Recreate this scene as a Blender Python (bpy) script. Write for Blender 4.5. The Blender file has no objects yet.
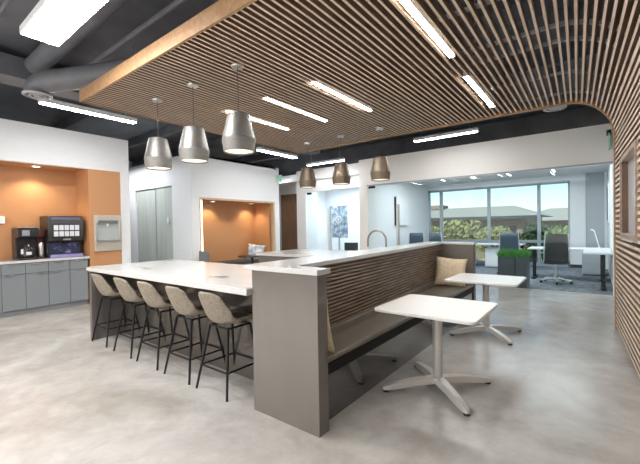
import bpy, bmesh, math, random
from mathutils import Vector, Matrix
S = bpy.context.scene
COL = S.collection
PI = math.pi
random.seed(7)

# ------------------------------------------------------------------ camera
cam_d = bpy.data.cameras.new('camera')
cam_d.sensor_width = 36.0
cam_d.lens = 357.6 / 640 * 36.0
cam_d.clip_end = 400
cam = bpy.data.objects.new('camera', cam_d)
COL.objects.link(cam)
yaw, pitch, roll = [math.radians(a) for a in (37.573, -0.826, -0.9485)]
fw = Vector((-math.sin(yaw) * math.cos(pitch), math.cos(yaw) * math.cos(pitch), math.sin(pitch)))
rt = Vector((math.cos(yaw), math.sin(yaw), 0)); up = rt.cross(fw)
r2 = math.cos(roll) * rt + math.sin(roll) * up
u2 = -math.sin(roll) * rt + math.cos(roll) * up
M = Matrix((r2, u2, -fw)).transposed().to_4x4()
M.translation = (0, 0, 1.36)
cam.matrix_world = M
S.camera = cam

# ------------------------------------------------------------------ world, sun, large lights, exposure
S.view_settings.view_transform = 'Standard'
S.view_settings.look = 'None'
S.view_settings.gamma = 1
S.view_settings.exposure = 0.80
S.view_settings.use_curve_mapping = False
W = bpy.data.worlds.new('sky'); S.world = W; W.use_nodes = True
wn = W.node_tree; wn.nodes.clear()
sky = wn.nodes.new('ShaderNodeTexSky'); sky.sky_type = 'NISHITA'
sky.sun_disc = False; sky.sun_elevation = math.radians(38); sky.sun_rotation = math.radians(150)
sky.air_density = 1.0; sky.dust_density = 0.4; sky.ozone_density = 2.0
wb = wn.nodes.new('ShaderNodeBackground'); wb.inputs[1].default_value = 0.10
wo = wn.nodes.new('ShaderNodeOutputWorld')
wn.links.new(sky.outputs[0], wb.inputs[0]); wn.links.new(wb.outputs[0], wo.inputs[0])

sun_d = bpy.data.lights.new('sun', 'SUN'); sun_d.energy = 4.6; sun_d.angle = 0.01; sun_d.color = (1, .94, .84)
sun = bpy.data.objects.new('sun', sun_d); COL.objects.link(sun)
sun.rotation_euler = (math.radians(48), 0, math.radians(-28))   # high from behind the building, over the roof

def area(name, loc, rot, sx, sy, power, color=(1, 1, 1)):
    d = bpy.data.lights.new(name, 'AREA'); d.shape = 'RECTANGLE'; d.size = sx; d.size_y = sy
    d.energy = power; d.color = color
    o = bpy.data.objects.new(name, d); COL.objects.link(o); o.location = loc; o.rotation_euler = rot
    return o
area('rear_wall_fill', (-3.4, -2.85, 1.7), (PI / 2, 0, 0), 8.0, 2.5, 95, (1, .985, .96))  # unseen fill lamp added behind the camera to brighten the room
area('rear_top_fill', (-3.2, -0.9, 3.1), (0, 0, 0), 6.0, 1.6, 70, (1, .98, .95))  # second unseen fill, added overhead behind the camera
area('office_fill', (-2.2, 10.2, 2.80), (0, 0, 0), 4.2, 1.6, 75, (.95, .98, 1))  # unseen fill added to brighten the office beyond the glass
area('meeting_room_fill', (-6.8, 10.2, 2.80), (0, 0, 0), 2.0, 1.2, 60, (.93, .97, 1))  # added fill that brightens the meeting room, no fixture modelled
area('corridor_fill', (-9.8, 4.1, 3.1), (0, 0, 0), 2.0, .5, 32, (.95, .98, 1))  # added fill for the corridor, no fixture modelled
area('passage_fill', (-8.3, 8.5, 3.1), (0, 0, 0), .8, .5, 9, (1, .98, .95))  # added fill to lift the passage and the brown door

# ------------------------------------------------------------------ materials
MATS = {}
def mat(name, col, rough=.5, metal=0.0, spec=.5, noise=None, col2=None, bump=0, stretch=None, emit=0, coat=0, ramp=(.35, .65), coord='Object', detail=4):
    if name in MATS: return MATS[name]
    m = bpy.data.materials.new(name); m.use_nodes = True
    nt = m.node_tree; b = nt.nodes['Principled BSDF']
    b.inputs['Base Color'].default_value = (*col, 1)
    b.inputs['Roughness'].default_value = rough
    b.inputs['Metallic'].default_value = metal
    b.inputs['Specular IOR Level'].default_value = spec
    if coat: b.inputs['Coat Weight'].default_value = coat; b.inputs['Coat Roughness'].default_value = .08
    if emit:
        b.inputs['Emission Color'].default_value = (*col, 1); b.inputs['Emission Strength'].default_value = emit
    if noise:
        tc = nt.nodes.new('ShaderNodeTexCoord'); mp = nt.nodes.new('ShaderNodeMapping')
        if stretch: mp.inputs['Scale'].default_value = stretch
        nz = nt.nodes.new('ShaderNodeTexNoise'); nz.inputs['Scale'].default_value = noise
        nz.inputs['Detail'].default_value = detail; nz.inputs['Roughness'].default_value = .6
        rp = nt.nodes.new('ShaderNodeValToRGB')
        rp.color_ramp.elements[0].position = ramp[0]; rp.color_ramp.elements[1].position = ramp[1]
        rp.color_ramp.elements[0].color = (*col, 1); rp.color_ramp.elements[1].color = (*(col2 or col), 1)
        nt.links.new(tc.outputs[coord], mp.inputs[0]); nt.links.new(mp.outputs[0], nz.inputs[0])
        nt.links.new(nz.outputs[0], rp.inputs[0]); nt.links.new(rp.outputs[0], b.inputs['Base Color'])
        if bump:
            bp = nt.nodes.new('ShaderNodeBump'); bp.inputs['Strength'].default_value = bump; bp.inputs['Distance'].default_value = .01
            nt.links.new(nz.outputs[0], bp.inputs['Height']); nt.links.new(bp.outputs[0], b.inputs['Normal'])
    MATS[name] = m
    return m

def glass_mat(name, tint, refl=1.0, rough=0.0):
    m = bpy.data.materials.new(name); m.use_nodes = True
    nt = m.node_tree; nt.nodes.clear()
    t = nt.nodes.new('ShaderNodeBsdfTransparent'); t.inputs[0].default_value = (*tint, 1)
    g = nt.nodes.new('ShaderNodeBsdfGlossy'); g.inputs[0].default_value = (1, 1, 1, 1); g.inputs['Roughness'].default_value = rough
    f = nt.nodes.new('ShaderNodeFresnel'); f.inputs[0].default_value = 1.4
    k = nt.nodes.new('ShaderNodeMath'); k.operation = 'MULTIPLY'; k.inputs[1].default_value = refl
    x = nt.nodes.new('ShaderNodeMixShader'); o = nt.nodes.new('ShaderNodeOutputMaterial')
    nt.links.new(f.outputs[0], k.inputs[0]); nt.links.new(k.outputs[0], x.inputs[0])
    nt.links.new(t.outputs[0], x.inputs[1]); nt.links.new(g.outputs[0], x.inputs[2]); nt.links.new(x.outputs[0], o.inputs[0])
    return m

def concrete():
    m = bpy.data.materials.new('polished_concrete'); m.use_nodes = True
    nt = m.node_tree; b = nt.nodes['Principled BSDF']
    tc = nt.nodes.new('ShaderNodeTexCoord')
    def nz(scale, det, rough=.6, dist=0):
        n = nt.nodes.new('ShaderNodeTexNoise'); n.inputs['Scale'].default_value = scale; n.inputs['Detail'].default_value = det
        n.inputs['Roughness'].default_value = rough; n.inputs['Distortion'].default_value = dist
        nt.links.new(tc.outputs['Object'], n.inputs[0]); return n
    def rampn(n, a, c1, z, c2):
        r = nt.nodes.new('ShaderNodeValToRGB'); r.color_ramp.elements[0].position = a; r.color_ramp.elements[1].position = z
        r.color_ramp.elements[0].color = (*c1, 1); r.color_ramp.elements[1].color = (*c2, 1)
        nt.links.new(n.outputs[0], r.inputs[0]); return r
    big = rampn(nz(.9, 6, .65, .6), .36, (.40, .375, .34), .64, (.575, .56, .54))
    fine = rampn(nz(5.0, 6, .65, .3), .34, (.85, .84, .83), .66, (1, 1, 1))
    mx = nt.nodes.new('ShaderNodeMix'); mx.data_type = 'RGBA'; mx.blend_type = 'MULTIPLY'; mx.inputs[0].default_value = 1
    nt.links.new(big.outputs[0], mx.inputs[6]); nt.links.new(fine.outputs[0], mx.inputs[7])
    nt.links.new(mx.outputs[2], b.inputs['Base Color'])
    b.inputs['Roughness'].default_value = .24
    b.inputs['Specular IOR Level'].default_value = .5
    return m

M_floor = concrete()
M_white = mat('white_paint', (.81, .82, .835), .6, noise=40, col2=(.79, .80, .82), coord='Generated')
M_warmwhite = mat('warm_white_paint', (.83, .815, .79), .55)
M_dark = mat('dark_deck_paint', (.10, .107, .125), .7, noise=2.0, col2=(.15, .157, .178))
M_duct = mat('dark_duct_paint', (.125, .13, .145), .5, noise=3.0, col2=(.17, .175, .19))
M_orange = mat('orange_wallcovering', (.57, .285, .13), .6, noise=60, col2=(.50, .245, .108), coord='Object')
M_wood = mat('oak_slat_shaded', (.30, .20, .125), .5, noise=5, col2=(.21, .135, .08), stretch=(6, .6, 6))  # slat sides: shade between slats put into the colour
M_slatlit = mat('oak_slat_lit', (.74, .61, .50), .45, noise=5, col2=(.66, .52, .41), stretch=(6, .6, 6))  # slat room edges: light from below put into the colour
M_woodtrim = mat('oak_trim', (.42, .255, .135), .45, noise=4, col2=(.31, .175, .085), stretch=(6, .8, 6))
M_rib = mat('grey_painted_rib', (.62, .62, .62), .5)
M_walnut = mat('walnut_slat', (.33, .24, .18), .22, noise=5, col2=(.20, .135, .095), stretch=(6, .6, 6))
M_walltrim = mat('wall_slat_wood', (.46, .35, .28), .3, noise=5, col2=(.32, .22, .16), stretch=(6, .6, 6))
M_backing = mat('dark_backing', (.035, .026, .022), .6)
M_quartz = mat('white_quartz', (.66, .655, .645), .14, noise=9, col2=(.62, .615, .605))
M_lam = mat('taupe_laminate', (.17, .152, .134), .16, noise=3, col2=(.155, .14, .123), spec=.9)
M_lamdark = mat('charcoal_gloss_laminate', (.04, .04, .042), .06, spec=1.0, coat=1.0)
M_greywood = mat('grey_wood_laminate', (.165, .152, .14), .35, noise=4, col2=(.115, .105, .098), stretch=(5, 5, .5))
M_cab = mat('grey_gloss_cabinet', (.235, .255, .27), .2)
M_cabdark = mat('cabinet_dark_gap', (.05, .05, .05), .6)  # flat dark colour for cabinet bodies, sink plinth and dispenser slot
M_plinth = mat('plinth_grey', (.26, .27, .28), .4)
M_steel = mat('brushed_steel', (.62, .61, .59), .32, metal=1)
M_silver = mat('silver_pendant', (.27, .262, .25), .45, metal=.7, noise=8, col2=(.20, .193, .185), stretch=(1, 1, .4))
M_bronze = mat('bronze_pendant', (.27, .215, .165), .42, metal=.75, noise=8, col2=(.21, .165, .12), stretch=(1, 1, .4))
M_chrome = mat('chrome', (.80, .80, .80), .28, metal=.8)
M_tablemetal = mat('satin_table_metal', (.64, .62, .59), .36, metal=.3)
M_black = mat('black_metal', (.010, .010, .011), .55, spec=.3)
M_blackplastic = mat('black_plastic', (.02, .02, .022), .3)
M_rubber = mat('black_rubber', (.015, .015, .015), .7)
M_stool = mat('taupe_upholstery', (.35, .30, .235), .75, noise=45, col2=(.24, .205, .16), bump=.25)
M_stoolpad = mat('brown_seat_pad', (.055, .034, .025), .7, noise=40, col2=(.08, .05, .035))
M_seat = mat('taupe_vinyl', (.20, .175, .145), .42, noise=6, col2=(.175, .15, .125))
M_pillow = mat('cream_pillow', (.84, .72, .53), .85, noise=28, col2=(.74, .59, .38), bump=.3, ramp=(.4, .62))
M_pillowblue = mat('blue_white_pillow', (.30, .38, .50), .85, noise=9, col2=(.75, .78, .82), ramp=(.42, .58))
M_cord = mat('pendant_cord', (.08, .08, .08), .6)
M_led = mat('led_diffuser', (1, .985, .96), .5, emit=42)
M_ledwarm = mat('warm_led_strip', (1, .86, .62), .5, emit=3)
M_bulb = mat('pendant_glow', (.95, .85, .70), .5, emit=.45)
M_down = mat('downlight_lens', (1, .9, .74), .5, emit=9)
M_carpet = mat('blue_grey_carpet', (.085, .10, .12), .95, noise=7, col2=(.25, .27, .30), bump=.4, detail=8)
M_glass = glass_mat('clear_glass', (.92, .97, .975), .40)
M_winglass = glass_mat('window_glass', (.93, .98, 1.0), .10)
M_frost = mat('frosted_green_glass', (.56, .60, .56), .2, noise=2, col2=(.47, .51, .48), stretch=(3, 1, .3))
M_mullion = mat('grey_window_frame', (.34, .38, .43), .45)
M_brown = mat('brown_door_veneer', (.32, .19, .11), .4, noise=5, col2=(.23, .13, .075), stretch=(6, 6, .5))
M_mesh = mat('black_chair_mesh', (.022, .022, .025), .6, noise=90, col2=(.05, .05, .054))
M_bluechair = mat('blue_grey_chair', (.06, .095, .13), .6)
M_grass = mat('artificial_grass', (.05, .24, .035), .7, noise=14, col2=(.20, .50, .12))
M_planter = mat('grey_planter_box', (.085, .09, .10), .35, noise=3, col2=(.11, .115, .125))
M_ped = mat('grey_pedestal', (.42, .45, .48), .4)
M_desk = mat('white_desk_top', (.80, .81, .82), .3)
M_purple = mat('purple_display', (.30, .28, .62), .35, noise=5, col2=(.03, .035, .08), emit=0, ramp=(.38, .5))
M_panel = mat('drink_button', (.72, .74, .78), .3)
M_exit = mat('pale_green_sign', (.42, .78, .60), .4)

# ------------------------------------------------------------------ mesh helpers
class MB:
    def __init__(s): s.v = []; s.f = []
    def add(s, vs, fs):
        n = len(s.v); s.v += [tuple(v) for v in vs]; s.f += [tuple(i + n for i in f) for f in fs]; return s
    def box(s, x0, x1, y0, y1, z0, z1):
        x0, x1 = min(x0, x1), max(x0, x1); y0, y1 = min(y0, y1), max(y0, y1); z0, z1 = min(z0, z1), max(z0, z1)
        v = [(x0, y0, z0), (x1, y0, z0), (x1, y1, z0), (x0, y1, z0), (x0, y0, z1), (x1, y0, z1), (x1, y1, z1), (x0, y1, z1)]
        return s.add(v, [(0, 3, 2, 1), (4, 5, 6, 7), (0, 1, 5, 4), (1, 2, 6, 5), (2, 3, 7, 6), (3, 0, 4, 7)])
    def hexa(s, bottom, top):
        return s.add(list(bottom) + list(top), [(0, 3, 2, 1), (4, 5, 6, 7), (0, 1, 5, 4), (1, 2, 6, 5), (2, 3, 7, 6), (3, 0, 4, 7)])
    def prism(s, poly, axis, a, b):
        n = len(poly)
        def P(u, v, w): return {'x': (w, u, v), 'y': (u, w, v), 'z': (u, v, w)}[axis]
        vs = [P(u, v, a) for u, v in poly] + [P(u, v, b) for u, v in poly]
        fs = [tuple(range(n - 1, -1, -1)), tuple(range(n, 2 * n))] + [(i, (i + 1) % n, n + (i + 1) % n, n + i) for i in range(n)]
        return s.add(vs, fs)
    def tube(s, pts, r, seg=10, cap=True):
        pts = [Vector(p) for p in pts]; n = len(pts); rs = r if isinstance(r, (list, tuple)) else [r] * n
        vs = []; t0 = (pts[1] - pts[0]).normalized()
        a = Vector((0, 0, 1)) if abs(t0.z) < .9 else Vector((1, 0, 0))
        u = t0.cross(a).normalized()
        for i, p in enumerate(pts):
            if i == 0: t = t0
            elif i == n - 1: t = (pts[-1] - pts[-2]).normalized()
            else: t = ((pts[i] - pts[i - 1]).normalized() + (pts[i + 1] - pts[i]).normalized()).normalized()
            u = (u - t * u.dot(t)).normalized(); w = t.cross(u)
            for k in range(seg):
                q = 2 * PI * k / seg
                vs.append(p + (u * math.cos(q) + w * math.sin(q)) * rs[i])
        fs = [(i * seg + k, i * seg + (k + 1) % seg, (i + 1) * seg + (k + 1) % seg, (i + 1) * seg + k) for i in range(n - 1) for k in range(seg)]
        if cap: fs += [tuple(range(seg - 1, -1, -1)), tuple((n - 1) * seg + k for k in range(seg))]
        return s.add(vs, fs)
    def lathe(s, prof, c=(0, 0, 0), seg=32, cap=True):
        vs = []; n = len(prof)
        for r, z in prof:
            for k in range(seg):
                q = 2 * PI * k / seg
                vs.append((c[0] + r * math.cos(q), c[1] + r * math.sin(q), c[2] + z))
        fs = [(i * seg + k, i * seg + (k + 1) % seg, (i + 1) * seg + (k + 1) % seg, (i + 1) * seg + k) for i in range(n - 1) for k in range(seg)]
        if cap: fs += [tuple(range(seg - 1, -1, -1)), tuple((n - 1) * seg + k for k in range(seg))]
        return s.add(vs, fs)
    def build(s, name, m, parent=None, smooth=False, bevel=0, seg=2, loc=None, rz=0, angle=35):
        me = bpy.data.meshes.new(name); me.from_pydata(s.v, [], s.f); me.update()
        bm = bmesh.new(); bm.from_mesh(me); bmesh.ops.recalc_face_normals(bm, faces=bm.faces); bm.to_mesh(me); bm.free()
        me.materials.append(m)
        o = bpy.data.objects.new(name, me); COL.objects.link(o)
        if parent: o.parent = parent
        if loc: o.location = loc
        if rz: o.rotation_euler[2] = rz
        if smooth:
            me.polygons.foreach_set('use_smooth', [True] * len(me.polygons))
            me.set_sharp_from_angle(angle=math.radians(angle))
        if bevel:
            b = o.modifiers.new('bevel', 'BEVEL'); b.width = bevel; b.segments = seg; b.limit_method = 'ANGLE'; b.angle_limit = math.radians(40)
            if not smooth:
                me.polygons.foreach_set('use_smooth', [True] * len(me.polygons)); me.set_sharp_from_angle(angle=math.radians(30))
        return o

def tag(o, label, cat, group=None, kind=None):
    if label: o['label'] = label
    if cat: o['category'] = cat
    if group: o['group'] = group
    if kind: o['kind'] = kind
    return o
def thing(name, label, cat, loc=(0, 0, 0), rz=0, group=None):
    o = bpy.data.objects.new(name, None); o.empty_display_size = .1; COL.objects.link(o)
    o.location = loc; o.rotation_euler = (0, 0, rz)
    return tag(o, label, cat, group)
def struct(name, mb, m, parent=None, **k):
    o = mb.build(name, m, parent, **k)
    if not parent: o['kind'] = 'structure'
    return o
def sthing(name, loc=(0, 0, 0)):
    o = bpy.data.objects.new(name, None); COL.objects.link(o); o.location = loc; o['kind'] = 'structure'; return o
def bx(*a): return MB().box(*a)
def dup(root, loc, rz=None, label=None, group=None):
    def cp(o, par):
        c = o.copy(); COL.objects.link(c); c.parent = par
        for ch in list(o.children): cp(ch, c)
        return c
    r = cp(root, None); r.location = loc
    if rz is not None: r.rotation_euler = (0, 0, rz)
    if label: r['label'] = label
    if group: r['group'] = group
    return r

# ================================================================== SETTING
WT = 3.15            # top of the white partitions
DK = 3.80            # painted deck
struct('floor', bx(-13, 2.5, -3, 8.42, -.1, 0), M_floor)
struct('floor_office_carpet', bx(-9, 2.5, 8.42, 13.5, -.1, 0), M_carpet)
struct('ceiling', bx(-13, 2.5, -3, 9.6, DK, DK + .1), M_dark)
struct('ceiling_office', bx(-9.2, 2.5, 8.62, 13.4, 2.82, 2.9), M_white)
# walls behind / beside the camera (solid; the added rear fill lamps shine from there)
w = MB(); w.box(-13, 2.5, -3.1, -2.95, 0, DK); struct('wall_rear', w, M_white)
struct('wall_far_left', bx(-13.1, -13, -3, 9.6, 0, DK), M_white)
# kitchenette wall with recess
KX = -7.4
w = MB()
w.box(KX - .12, KX, 3.2, 3.37, 0, WT)                 # white end
w.box(KX - .12, KX, -3, 3.2, 2.50, WT)                # header
w.box(KX - 1.5, KX - .12, 3.25, 3.37, 0, WT)          # corridor return
struct('wall_kitchenette', w, M_white)
w = MB(); w.box(-8.12, -8.0, -3, 2.64, 0, 2.6); w.box(-8.12, KX, 2.64, 3.2, 0, 2.50); struct('wall_kitchenette_recess', w, M_orange)
struct('ceiling_kitchenette_soffit', bx(-8.12, KX - .12, -3, 2.64, 2.50, 2.56), M_orange)
# corridor / nook block
w = MB()
NX = -7.55
w.box(-8.33, NX, 4.85, 5.08, 0, WT)                   # corner pier
w.box(NX - .12, NX, 5.08, 7.62, 2.09, WT)             # header over nook
w.box(NX - .12, NX, 7.62, 7.82, 0, WT)                # right pier
w.box(-8.4, NX, 5.0, 7.7, WT - .05, WT)
w.box(-13, -8.33, 4.85, 5.0, 2.52, WT)                # above corridor doors
w.box(-13, -10.42, 4.85, 5.0, 0, 2.52)
struct('wall_nook', w, M_white)
w = MB(); w.box(-8.42, -8.3, 5.0, 7.7, 0, 2.2); w.box(-8.3, NX - .12, 7.5, 7.62, 0, 2.09); w.box(-8.3, NX - .12, 5.0, 5.08, 0, 2.09)
struct('wall_nook_lining', w, M_orange)
struct('ceiling_nook', bx(-8.3, NX - .12, 5.08, 7.62, 2.085, 2.14), M_orange)
t = MB(); t.box(NX - .10, NX + .015, 5.08, 5.14, 0, 2.09); t.box(NX - .10, NX + .015, 7.56, 7.62, 0, 2.09); t.box(NX - .10, NX + .015, 5.08, 7.62, 2.078, 2.125)
struct('trim_1', t, mat('pale_oak_frame', (.62, .47, .30), .45, noise=5, col2=(.54, .39, .24), stretch=(6, 6, .6)))
# corridor double doors of frosted glass
d = sthing('door_1', (-9.35, 4.86, 0))
f = MB(); f.box(-1.07, -.97, 0, .10, 0, 2.56); f.box(.95, 1.02, 0, .10, 0, 2.56); f.box(-.97, .95, 0, .10, 2.46, 2.56); f.build('door_frame', M_white, d)
for x0, x1 in ((-.95, .06), (.09, .94)):
    p = bx(x0, x1, .04, .06, .02, 2.46).build('door_leaf', M_frost, d)
bx(.055, .095, .03, .07, .02, 2.46).build('meeting_stile', M_mullion, d)
bx(.70, .76, .0, .035, 1.52, 1.66).build('door_notice', M_white, d)
# recess with brown door
w = MB(); w.box(-9.4, -8.78, 9.15, 9.3, 0, WT); w.box(-8.78, -7.88, 9.15, 9.3, 2.50, WT); w.box(-7.62, -7.25, 8.70, 9.3, 0, WT); w.box(-7.88, -7.62, 9.15, 9.3, 0, WT)
struct('wall_back_left', w, M_white)
d = sthing('door_2', (-8.33, 9.16, 0))
bx(-.45, .44, .02, .07, 0, 2.5).build('door_leaf', M_brown, d)
bx(.36, .40, -.05, .02, .95, 1.05).build('door_handle', M_steel, d)
# back wall, left: meeting-room glass
w = MB(); w.box(-7.25, -5.05, 8.70, 8.85, 2.46, WT)
struct('wall_back_left_header', w, M_white)
# back wall, right part stands a little nearer
w = MB(); w.box(-5.08, -4.83, 8.38, 8.85, 0, WT); w.box(-4.83, .26, 8.38, 8.62, 2.44, WT); w.box(.26, .48, 8.38, 8.62, 0, WT); w.box(.36, .5, 5.9, 8.38, 0, WT)
struct('wall_back', w, M_warmwhite)
struct('wall_back_upper', bx(-13, 2.5, 9.45, 9.6, WT - .3, DK), M_dark)
struct('trim_2', bx(-4.83, .26, 8.365, 8.385, 2.425, 2.455), M_mullion)
struct('trim_3', bx(-4.83, .26, 8.37, 8.43, 0, .015), M_tablemetal)
# right wall behind the slats
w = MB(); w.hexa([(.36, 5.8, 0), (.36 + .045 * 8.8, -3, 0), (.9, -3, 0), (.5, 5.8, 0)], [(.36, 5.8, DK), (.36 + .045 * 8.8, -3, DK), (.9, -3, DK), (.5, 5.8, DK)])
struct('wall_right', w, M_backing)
# office beyond the glass
struct('wall_office_left', bx(-5.1, -5.0, 8.85, 13.35, 0, 2.82), M_white)
w = MB(); w.box(-5.1, -4.98, 13.2, 13.35, 0, 2.82); w.box(-.60, -.22, 13.2, 13.35, 0, 2.82); w.box(-4.98, -.6, 13.2, 13.35, 2.64, 2.82); w.box(.22, .4, 13.2, 13.35, 0, 2.82)
struct('wall_office_far', w, M_white)
struct('wall_office_grey', bx(-.24, .24, 13.25, 13.4, 0, 2.82), M_ped)
struct('wall_office_right', bx(.285, .40, 8.62, 13.3, 0, 2.82), M_white)
struct('baseboard_office', bx(-.60, -.22, 13.17, 13.2, 0, .1), M_blackplastic)
w = MB(); w.box(-8.6, -5.1, 11.6, 11.75, 0, 2.82); w.box(-8.75, -8.6, 9.3, 11.75, 0, 2.82)
struct('wall_meeting_room', w, M_white)

# office window: frame, mullions, panes
wd = sthing('window_1', (-2.73, 13.27, 0))
X0, X1 = -2.25, 2.13
f = MB(); f.box(X0, X1, -.05, .05, 2.57, 2.66); f.box(X0, X1, -.05, .05, .0, .10); f.box(X0, X0 + .05, -.05, .05, 0, 2.66); f.box(X1 - .05, X1, -.05, .05, 0, 2.66); f.build('window_frame', M_mullion, wd)
bx(X0, X1, -.06, .06, .74, .82).build('transom', M_mullion, wd)
mu = (-1.78, -.15, 1.32)
for x in mu: bx(x - .045, x + .045, -.07, .05, 0, 2.6).build('mullion', M_mullion, wd)
ed = (X0,) + mu + (X1,)
for a, b in zip(ed[:-1], ed[1:]): bx(a, b, .0, .012, .08, 2.6).build('window_pane', M_winglass, wd)

# partition glazing (real panes) and its doors
gl = sthing('window_2', (-2.0, 8.40, 0))
for a, b in ((-1.84, -.55), (-.55, .85), (.85, 2.26)): bx(a + .004, b - .004, -.006, .006, .015, 2.44).build('glass_panel', M_glass, gl)
d = sthing('door_3', (-4.34, 8.40, 0))
bx(-.47, .49, -.006, .006, .015, 2.43).build('glass_leaf', M_glass, d)
h = MB()
for yy in (-.05, .05): h.tube([(.38, yy, .62), (.38, yy, 1.90)], .022, 10)
h.tube([(.38, -.05, .8), (.38, .05, .8)], .01); h.tube([(.38, -.05, 1.75), (.38, .05, 1.75)], .01)
h.build('pull_handle', M_steel, d, smooth=True)
MB().box(-.45, -.27, -.02, .02, 2.36, 2.42).build('patch_fitting', M_black, d)
gl = sthing('window_3', (-5.7, 8.76, 0))
bx(-.60, .63, -.006, .006, .015, 2.46).build('glass_panel', M_glass, gl)
d = sthing('door_4', (-6.77, 8.76, 0))
bx(-.46, .46, -.006, .006, .015, 2.45).build('glass_leaf', M_glass, d)
h = MB()
for yy in (-.05, .05): h.tube([(.41, yy, .6), (.41, yy, 1.92)], .022, 10)
h.tube([(.41, -.05, .8), (.41, .05, .8)], .01); h.tube([(.41, -.05, 1.75), (.41, .05, 1.75)], .01)
h.build('pull_handle', M_steel, d, smooth=True)
MB().box(-.45, -.29, -.02, .02, 2.38, 2.44).build('patch_fitting', M_black, d)

# ================================================================== SLAT CANOPY (ceiling panel curving down the right wall)
CY0, CY1 = 1.76, 5.84
cp = thing('slat_canopy', 'timber slat canopy hung from the dark ceiling and curving down the right wall', 'slat ceiling', (-2.5, 3.8, 2.97))
ORG = Vector((-2.5, 3.8, 2.97))
ZC, R = 2.970, .505
RZ, XC, TZ = .545, -.30, 2.947     # slat curve: half-axes, centre x, underside of the trim
prof = []     # (x, z, nx, nz) lower-surface point and outward (room side) normal
PITCH = .065
nf = int(round((5.01 + XC) / PITCH))
for i in range(nf + 1): prof.append((-5.01 + (5.01 + XC) * i / nf, ZC, 0, -1))
n_arc = 13
for i in range(1, n_arc + 1):
    a = (PI / 2) * i / (n_arc + 1)
    prof.append((XC + R * math.sin(a), ZC - RZ + RZ * math.cos(a), -math.sin(a), -math.cos(a)))
z = ZC - RZ
wall_from = len(prof)
while z > .03: prof.append((.205, z, -1, 0)); z -= .062
def skew(x): return max(0, min(1, (x + 1.0) / 1.15)) * .045
NY0, NY1, NZ0, NZ1 = 4.10, 5.17, 1.24, 2.01   # niche opening in the wall slats
LIGHTS = [(-4.0, 3.14, 4.38), (-3.245, 3.135, 4.42), (-2.485, 3.135, 4.44), (-1.08, 2.26, 3.535), (-1.11, 4.095, 5.39)]
def slat(mb, p, ya, yb):
    x, z, nx, nz = p
    n = Vector((nx, 0, nz)); tdir = Vector((-nz, 0, nx)); hw, dp = (.0105 if nz < -.5 else .0145), .06
    vs = []
    for y in (ya, yb):
        c = Vector((x + skew(x) * (CY1 - y), y, z))
        for q, e in ((-hw, 0), (hw, 0), (hw, dp), (-hw, dp)): vs.append(c + tdir * q - n * e - ORG)
    mb.add(vs, [(0, 1, 2, 3), (7, 6, 5, 4), (0, 4, 5, 1), (1, 5, 6, 2), (2, 6, 7, 3), (3, 7, 4, 0)])   # third face of six is the room edge, painted as lit
ceil_mb, wall_mb = MB(), MB()
for i, p in enumerate(prof):
    cuts = []
    if i >= wall_from:
        if NZ0 - .03 < p[1] < NZ1 + .03: cuts.append((NY0 - .02, NY1 + .02))
    else:
        for lx, a, b in LIGHTS:
            if abs(p[0] - lx) < .045 and p[1] > 2.9: cuts.append((a, b))
    y = CY0; segs = []
    for a, b in sorted(cuts): segs.append((y, a)); y = b
    segs.append((y, CY1))
    for a, b in segs: slat(wall_mb if i >= wall_from else ceil_mb, p, a, b)
for mb_, nm in ((ceil_mb, 'ceiling_slats'), (wall_mb, 'wall_slats')):      # slat wood painted lit on the room edge, shaded on the sides
    o = mb_.build(nm, M_wood, cp); o.data.materials.append(M_slatlit)
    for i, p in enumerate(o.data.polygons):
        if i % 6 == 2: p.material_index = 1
# fascia boards
f = MB(); f.box(-5.06, -5.036, CY0 - .02, CY1 + .03, 2.955, 3.10); f.v = [tuple(Vector(v) - ORG) for v in f.v]; f.build('side_fascia', M_woodtrim, cp)
f = MB(); f.box(-5.06, -.1, CY0 - .03, CY0 - .005, 2.955, 3.10); f.v = [tuple(Vector(v) - ORG) for v in f.v]; f.build('front_fascia', M_woodtrim, cp)
# end trim following the curve
f = MB(); ARC = [PI / 2 * k / 16 for k in range(1, 17)]
outer = [(-5.06, TZ), (XC, TZ)] + [(XC + (R - .014) * math.sin(q), TZ - R + R * math.cos(q)) for q in ARC] + [(.191, 0.0)]
inner = [(-5.06, TZ + .07), (XC, TZ + .07)] + [(XC + (R + .055) * math.sin(q), TZ - R + (R + .07) * math.cos(q)) for q in ARC] + [(.26, 0.0)]
n = len(outer); vs = []
for y in (CY1 + .002, CY1 + .032):
    vs += [Vector((a, y, b)) - ORG for a, b in outer] + [Vector((a, y, b)) - ORG for a, b in inner]
fs = []
for i in range(n - 1):
    fs += [(i, i + 1, n + i + 1, n + i), (2 * n + i, 3 * n + i, 3 * n + i + 1, 2 * n + i + 1), (i, 2 * n + i, 2 * n + i + 1, i + 1), (n + i, n + i + 1, 3 * n + i + 1, 3 * n + i)]
fs += [(0, n, 3 * n, 2 * n), (n - 1, 3 * n - 1, 4 * n - 1, 2 * n - 1)]
f.add(vs, fs); f.build('end_trim', M_woodtrim, cp)
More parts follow.
